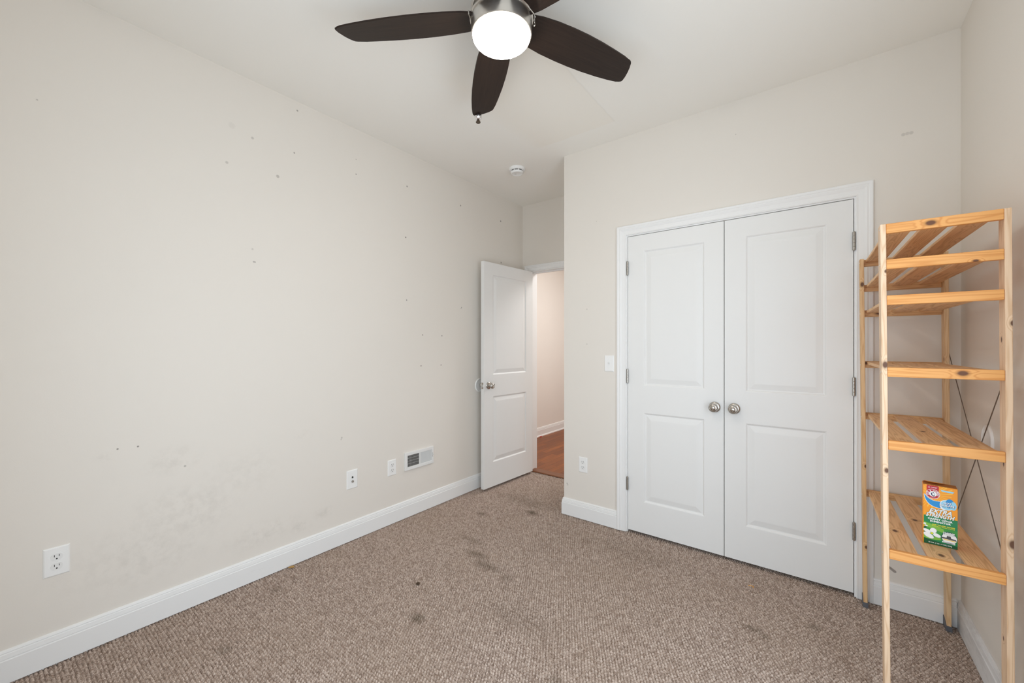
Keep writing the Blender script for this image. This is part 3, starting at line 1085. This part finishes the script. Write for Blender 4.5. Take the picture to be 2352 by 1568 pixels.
M_rails = []
rk = {0: [(kn(0.125, 0, 1.698), .0095)], 1: [(kn(0.225, 0, 1.560), .005)], 3: [(kn(0.195, 0, 1.2015), .0095)]}
M_rail = pine('pine_rail', 0, RAIL_L, RAIL_D, ringy=0.8)
M_rail_k = {i: pine('pine_rail_knotted', 0, RAIL_L, RAIL_D, k, ringy=0.8) for i, k in rk.items()}
M_rail_back = pine('pine_rail_rear', 0, BACK_L, BACK_D, ringy=1.0)
M_rail_back_k = pine('pine_rail_rear_knotted', 0, BACK_L, BACK_D, [(kn(0.075, SL - .018, 1.452), .013), (kn(0.02, SL - .018, 1.205), .007)], ringy=1.0)
SP = [(0.024, 0.092), (0.1165, 0.184), (0.2085, 0.2765)]
sk = {(0, 0): [(.06, .28), (.05, .12)], (0, 1): [(.15, .40), (.14, .62)], (0, 2): [(.245, .16)], (1, 1): [(.16, .15)], (1, 2): [(.22, .62)], (4, 1): [(.15, .30)], (5, 0): [(.058, .22)], (5, 1): [(.154, .062), (.14, .40)], (3, 0): [(.06, .3)], (2, 1): [(.15, .3)]}
M_slat = pine('pine_slat', 1, SLAT_L, SLAT_D, ringy=1.0)
for i, z in enumerate(ZS):
    bm = bmesh.new()
    bx(bm, PW + .0003, SW - PW - .0003, 0, 0.018, z - RH, z, 0.0022, 2)
    finish('front_rail', sheared(bm), M_rail_k.get(i, M_rail), unit)
    bm = bmesh.new()
    bx(bm, PW + .0003, SW - PW - .0003, SL - 0.018, SL, z - RH, z, 0.0022, 2)
    finish('rear_rail', sheared(bm), M_rail_back_k if i in (2, 3) else M_rail_back, unit)
    for j, (a, b2) in enumerate(SP):
        bm = bmesh.new()
        bx(bm, a, b2, 0.0185, SL - 0.0185, z - 0.0155, z - 0.0035, 0.0012)
        ks = sk.get((i, j))
        mm = M_slat if not ks else pine('pine_slat_knotted', 1, SLAT_L, SLAT_D, [(kn(ku, kv, z - .004), .0085) for ku, kv in ks], ringy=1.0)
        finish('slat', sheared(bm), mm, unit)
# steel cross brace on the wall side
for p0, p1 in (((SW + .0028, SL - .025, 1.260), (SW + .0028, 0.045, 0.535)), ((SW + .0052, 0.045, 1.235), (SW + .0052, SL - .030, 0.470))):
    bm = bmesh.new()
    a, b2 = Vector(p0), Vector(p1)
    tube(bm, [a, a + (b2 - a) * .5, b2], 0.0016, 8)
    finish('cross_brace', sheared(bm), M_wire, unit, smooth=True)
# loose metal tab on the front left post, under the lowest shelf
bm = bmesh.new()
pts = []
for k in range(9):
    a = R(-90 + 180 * k / 8)
    pts.append((0.020 + 0.0042 * math.cos(a), 0.0042 * math.sin(a)))
poly = [(-0.004, -0.0030)] + pts + [(-0.004, 0.0042)]
prism(bm, poly, 'xz', 0.020, 0.0225)
for v in bm.verts:
    x_, z_ = v.co.x, v.co.z
    c_, s_ = math.cos(R(-36)), math.sin(R(-36))
    v.co.x, v.co.z = PW + x_ * c_ - z_ * s_, 0.505 + x_ * s_ + z_ * c_
o = finish('bracket_tab', sheared(bm), M_wire, unit)
o['label'] = 'small grey metal tab'

# ------------------------------------------------------------------ deodorizer carton on the lowest shelf
BW, BD, BH = 0.0855, 0.046, 0.2165
BXo, BYo, BZ = 0.2992, 2.083, 0.5718
carton = empty('deodorizer_carton', (BXo, BYo + .003, BZ), (0, 0, R(-5)))
tag(carton, 'orange and green carpet deodorizer carton standing on the lowest shelf', 'box')
C_orange = base_mat('print_orange', srgb(248, 158, 18), 0.35)
t = NT(C_orange)
C_card = base_mat('bare_cardboard', srgb(176, 118, 58), 0.8)
C = {k: base_mat('print_' + k, v, 0.35) for k, v in {
    'green': srgb(0, 128, 74), 'darkgreen': srgb(0, 84, 48), 'lime': srgb(122, 184, 62), 'midgreen': srgb(52, 146, 58), 'red': srgb(186, 10, 40), 'white': srgb(240, 242, 244), 'blue': srgb(20, 142, 214),
    'cyan': srgb(150, 214, 244), 'navy': srgb(24, 30, 84), 'yellow': srgb(246, 232, 30), 'gold': srgb(252, 194, 60), 'grey': srgb(74, 76, 80), 'teal': srgb(0, 92, 70), 'palegold': srgb(236, 214, 130), 'shade': srgb(150, 176, 160)}.items()}
bm = bmesh.new()
bx(bm, 0, BW, 0, BD, 0, BH - 0.003, 0.0006)
finish('carton_body', bm, C_orange, carton)
bm = bmesh.new()
# torn top: two flaps folded in, one corner lifted
prism(bm, [(0.001, BH - .0030), (BW - .001, BH - .0030), (BW - .001, BH - .0015), (0.001, BH - .0015)], 'xz', 0.001, BD - .001)
o = finish('top_flap', bm, C_card, carton)
o['label'] = 'torn brown cardboard top'
bm = bmesh.new()
vs = [bm.verts.new(c_) for c_ in ((0.002, BD - .002, BH - .001), (0.058, BD - .002, BH - .001), (0.050, BD * .45, BH + .0035), (0.020, BD * .3, BH + .005), (0.004, BD * .5, BH + .006))]
ex = [bm.verts.new(v.co + Vector((0, 0, .0006))) for v in vs]
bm.faces.new(vs); bm.faces.new(ex)
for i in range(5):
    bm.faces.new((vs[i], vs[(i + 1) % 5], ex[(i + 1) % 5], ex[i]))
finish('torn_flap', bm, C_orange, carton)

LAYER = 0.00006


class Sheet:
    """flat print shapes on the carton front, one thin layer above the other"""
    def __init__(self):
        self.bm = bmesh.new()
        self.mats = []

    def mi(self, m):
        if m not in self.mats:
            self.mats.append(m)
        return self.mats.index(m)

    def poly(self, pts, layer, mat):
        f = self.bm.faces.new([self.bm.verts.new((x * BW, -0.0002 - LAYER * layer, z * BH)) for x, z in pts])
        f.material_index = self.mi(C[mat])

    def ell(self, cx, cz, rx, rz, layer, mat, rot=0, n=28):
        pts = []
        for k in range(n):
            a = 2 * math.pi * k / n
            x, z = rx * math.cos(a), rz * math.sin(a) * BH / BW
            c_, s_ = math.cos(rot), math.sin(rot)
            pts.append((cx + x * c_ - z * s_, cz + (x * s_ + z * c_) * BW / BH))
        self.poly(pts, layer, mat)

    def text(self, s, cx, cz, width, height, layer, mat, shear=0.0, bold=0.0, rot=0.0):
        """letters fitted in width x height (fractions of carton width / height), centred on cx, cz"""
        cu = bpy.data.curves.new('letters', 'FONT')
        cu.body = s
        cu.shear = shear
        cu.offset = bold
        cu.align_x = 'CENTER'
        cu.resolution_u = 2
        ob = bpy.data.objects.new('letters', cu)
        COL.objects.link(ob)
        bpy.context.view_layer.update()
        me = ob.evaluated_get(bpy.context.evaluated_depsgraph_get()).to_mesh()
        P = [(v.co.x, v.co.y) for v in me.vertices]
        F = [list(p_.vertices) for p_ in me.polygons]
        ob.evaluated_get(bpy.context.evaluated_depsgraph_get()).to_mesh_clear()
        COL.objects.unlink(ob)
        bpy.data.objects.remove(ob)
        bpy.data.curves.remove(cu)
        if not P:
            return
        x0, x1 = min(p_[0] for p_ in P), max(p_[0] for p_ in P)
        y0, y1 = min(p_[1] for p_ in P), max(p_[1] for p_ in P)
        vs = []
        for x, y in P:
            u = ((x - (x0 + x1) / 2) / (x1 - x0)) * width * BW
            w_ = ((y - (y0 + y1) / 2) / max(y1 - y0, 1e-6)) * height * BH
            c_, s_ = math.cos(rot), math.sin(rot)
            vs.append(self.bm.verts.new((cx * BW + u * c_ - w_ * s_, -0.0002 - LAYER * layer, cz * BH + u * s_ + w_ * c_)))
        for f in F:
            try:
                fc = self.bm.faces.new([vs[i] for i in f])
                fc.material_index = self.mi(C[mat])
            except ValueError:
                pass


sh = Sheet()
C['orange'] = C_orange
sh.poly([(0.02, .003), (.998, .003), (.998, .476), (0.02, .476)], 0, 'green')
# leaf-green middle band and dark foot
sh.poly([(0.02, .37), (.40, .345), (.998, .30), (.998, .11), (0.02, .10)], 1, 'midgreen')
sh.poly([(0.02, .36), (.30, .335), (.60, .29), (.62, .23), (.30, .26), (0.02, .30)], 2, 'lime')
sh.poly([(0.02, .165), (.12, .14), (.35, .13), (.50, .175), (.52, .10), (.25, .085), (0.02, .095)], 2, 'lime')
sh.poly([(0.02, .30), (.10, .28), (.10, .20), (.02, .16)], 2, 'darkgreen')
sh.poly([(0.02, .003), (.998, .003), (.998, .055), (.6, .058), (.3, .075), (.02, .095)], 2, 'darkgreen')
# sun rays
for k in range(26):
    a = 2 * math.pi * k / 26 + 0.05
    r1 = 0.62 + 0.16 * ((k * 7) % 5) / 5
    cx, cz = .30, .83
    w_ = 0.035
    q = lambda r_, aa: (max(.005, min(.995, cx + r_ * math.cos(aa))), max(.5, min(.99, cz + r_ * math.sin(aa) * BW / BH)))
    sh.poly([q(.15, a - .04), q(r1 * .85, a - w_), q(r1 * .85, a + w_), q(.15, a + .04)], 1, 'gold')
# red tab and round emblem
sh.poly([(.105, .985), (.463, .985), (.463, .80), (.105, .80)], 2, 'red')
sh.text('#1 CARPET', .285, .952, .27, .017, 3, 'white', bold=.02)
# blue swoosh
out = [(.035, .835), (.045, .79), (.075, .745), (.12, .708), (.18, .676), (.26, .652), (.36, .637), (.48, .630), (.62, .634), (.80, .650)]
inn = [(.80, .72), (.62, .748), (.50, .738), (.39, .735), (.30, .738), (.22, .752), (.15, .770), (.09, .797), (.06, .818)]
sh.poly([(x - .012, z - .005) for x, z in out] + [(x + .006, z + .005) for x, z in inn], 2, 'white')
sh.poly(out + inn, 3, 'blue')
sh.ell(.29, .848, .205, .205 * BW / BH, 4, 'white')
sh.ell(.29, .848, .192, .192 * BW / BH, 5, 'red')
sh.ell(.29, .848, .116, .116 * BW / BH, 6, 'white')
msg = 'ARM & HAMMER'
for k, ch in enumerate(msg):
    if ch == ' ':
        continue
    a = R(200 - 220 * k / (len(msg) - 1))
    sh.text(ch, .29 + .154 * math.cos(a), .848 + .154 * math.sin(a) * BW / BH, .040 if ch != 'M' else .05, .022, 7, 'white', rot=a - R(90), bold=.02)
sh.text('THE STANDARD OF PURITY', .29, .848 - .153 * BW / BH, .17, .007, 7, 'white')
# flexed arm with hammer, as a plain shape
sh.poly([(.225, .862), (.262, .868), (.275, .848), (.262, .842), (.30, .822), (.345, .826), (.352, .815), (.30, .806), (.245, .826), (.235, .846)], 7, 'navy')
sh.poly([(.275, .880), (.322, .874), (.330, .862), (.285, .866)], 7, 'navy')
sh.poly([(.322, .868), (.332, .862), (.345, .828), (.335, .826)], 7, 'grey')
# splash badge
for cx, cz, rx, rz, m in ((.70, .700, .20, .085, 'white'), (.70, .700, .185, .078, 'cyan'), (.78, .735, .12, .07, 'blue'), (.60, .690, .11, .08, 'white'), (.88, .70, .09, .07, 'cyan')):
    sh.ell(cx, cz, rx, rz, {'white': 4, 'cyan': 4.8, 'blue': 5.2}[m] + (0.6 if cx > .8 else 0) + (.2 if cx < .65 else 0), m)
sh.text('OXI', .705, .728, .235, .034, 6, 'navy', bold=.06)
sh.text('OXI', .70, .730, .22, .030, 7, 'white', bold=.03)
sh.text('CLEAN', .710, .690, .42, .038, 6, 'navy', bold=.06)
sh.text('CLEAN', .705, .692, .40, .034, 7, 'white', bold=.03)
sh.text('Dirt Fighters', .735, .660, .34, .016, 7, 'navy', bold=.01)
sh.poly([(.52, .935), (.90, .930), (.87, .905), (.55, .910)], 2, 'cyan')
# headline
for dy, layer, mat, bold in ((0, 5, 'teal', .075), (0, 6, 'white', .035)):
    g_ = .028 if layer == 5 else 0
    sh.text('EXTRA', .505, .570 + dy, .655 + g_, .072 + g_ * .30, layer, mat, shear=.35, bold=bold)
    sh.text('STRENGTH', .500, .497 + dy, .840 + g_, .068 + g_ * .30, layer + .5, mat, shear=.35, bold=bold)
sh.text('CARPET ODOR', .500, .432, .72, .031, 6, 'white', bold=.035)
sh.text('ELIMINATOR', .510, .393, .60, .031, 6, 'white', bold=.035)
sh.text('FOR TOUGH ODORS', .600, .342, .65, .019, 6, 'yellow', bold=.03)
sh.text('From Pets, Smoke & Food', .590, .318, .65, .015, 6, 'yellow', bold=.02)
# flower
for k_, (a, l_, w_, d_) in enumerate(((152, .125, .026, .145), (68, .105, .038, .135), (342, .12, .028, .16), (232, .165, .036, .14))):
    ar = R(a)
    px_, pz_ = .25 + d_ * math.cos(ar), .190 + d_ * math.sin(ar) * BW / BH
    rr = R({152: 155, 68: 75, 342: 340, 232: 330 - 180}[a])
    sh.ell(px_ + .004, pz_ - .003, l_ + .006, w_ + .003, 5.5 + k_ * .3, 'shade', rot=rr)
    sh.ell(px_, pz_, l_, w_, 5.6 + k_ * .3, 'white', rot=rr)
sh.ell(.262, .191, .050, .017, 7.2, 'lime')
sh.ell(.262, .190, .034, .011, 7.3, 'yellow')
sh.ell(.05, .330, .045, .013, 6, 'white', rot=.2)
sh.ell(.095, .300, .05, .012, 6.2, 'white', rot=-.3)
sh.ell(.035, .295, .022, .010, 6.3, 'gold')
# booster badge with a vacuum head
sh.ell(.76, .165, .235, .105, 5, 'teal')
sh.ell(.765, .160, .215, .088, 6, 'white')
sh.text('VACUUM', .745, .243, .35, .025, 7.5, 'teal', bold=.07)
sh.text('VACUUM', .745, .243, .33, .022, 8, 'white', bold=.03)
sh.text('BOOSTER', .755, .216, .36, .025, 7.5, 'teal', bold=.07)
sh.text('BOOSTER', .755, .216, .34, .022, 8, 'white', bold=.03)
sh.poly([(.555, .168), (.95, .160), (.97, .136), (.54, .146)], 7, 'grey')
sh.poly([(.70, .198), (.80, .196), (.82, .162), (.68, .164)], 7.2, 'grey')
sh.poly([(.58, .142), (.95, .134), (.94, .118), (.60, .124)], 7, 'palegold')
sh.poly([(.56, .100), (.93, .092), (.93, .070), (.56, .078)], 6, 'white')
sh.poly([(.58, .093), (.91, .086), (.91, .083), (.58, .090)], 7, 'teal')
sh.poly([(.58, .084), (.88, .078), (.88, .075), (.58, .081)], 7, 'teal')
sh.text('30 OZ. (1 LB. 14 OZ.) 850g', .50, .035, .68, .021, 6, 'white', bold=.025)
o = finish('front_print', sh.bm, sh.mats, carton)
o['label'] = 'printed front with white lettering and flower'

# ------------------------------------------------------------------ crumbs on the floor


def crumb(name, loc, r, mat, label, cat, flat=0.45, seed=0):
    bm = bmesh.new()
    bmesh.ops.create_icosphere(bm, subdivisions=2, radius=1)
    rn = random.Random(seed)
    for v in bm.verts:
        k = 1 + rn.uniform(-.28, .28)
        v.co = Vector((v.co.x * r[0] * k, v.co.y * r[1] * k, v.co.z * r[0] * flat * k + r[0] * flat * .8))
    o = finish(name, bm, mat, smooth=True)
    o.location = loc
    o.rotation_euler = (0, 0, rn.uniform(0, 3))
    return tag(o, label, cat)


crumb('dried_clump', (-1.7323, 1.4289, -0.001), (0.011, 0.009), base_mat('crumb_brown', (0.055, 0.032, 0.016, 1), 0.9), 'small dark brown clump in the middle of the carpet', 'debris', seed=1)
crumb('leaf_scrap', (-2.448, 1.088, -0.001), (0.016, 0.009), base_mat('leaf_tan', (0.42, 0.25, 0.08, 1), 0.8), 'tan leaf scrap at the foot of the left baseboard', 'debris', .3, 2)
# bent orange shred: two thin legs and a bar
M_or = base_mat('orange_plastic', (0.75, 0.34, 0.03, 1), 0.4)
bm = bmesh.new()
tube(bm, [(-0.012, 0.0, 0.004), (0.004, 0.002, 0.005), (0.012, -0.002, 0.004)], 0.0016, 8)
tube(bm, [(0.012, -0.002, 0.004), (0.010, -0.010, 0.002)], 0.0012, 8)
o = finish('orange_shred', bm, M_or, smooth=True)
o.location = (-0.2946, 2.4969, 0)
tag(o, 'bent orange shred on the carpet before the closet doors', 'debris')
bm = bmesh.new()
bx(bm, -0.020, 0.020, -0.006, 0.006, 0, 0.010, 0.002)
o = finish('red_scrap', bm, base_mat('red_scrap', (0.55, 0.02, 0.02, 1), 0.5))
o.location = (-3.150, 4.80, -0.001)
o.rotation_euler = (0, 0, R(80))
tag(o, 'tiny red scrap on the hall floor against its baseboard', 'debris')
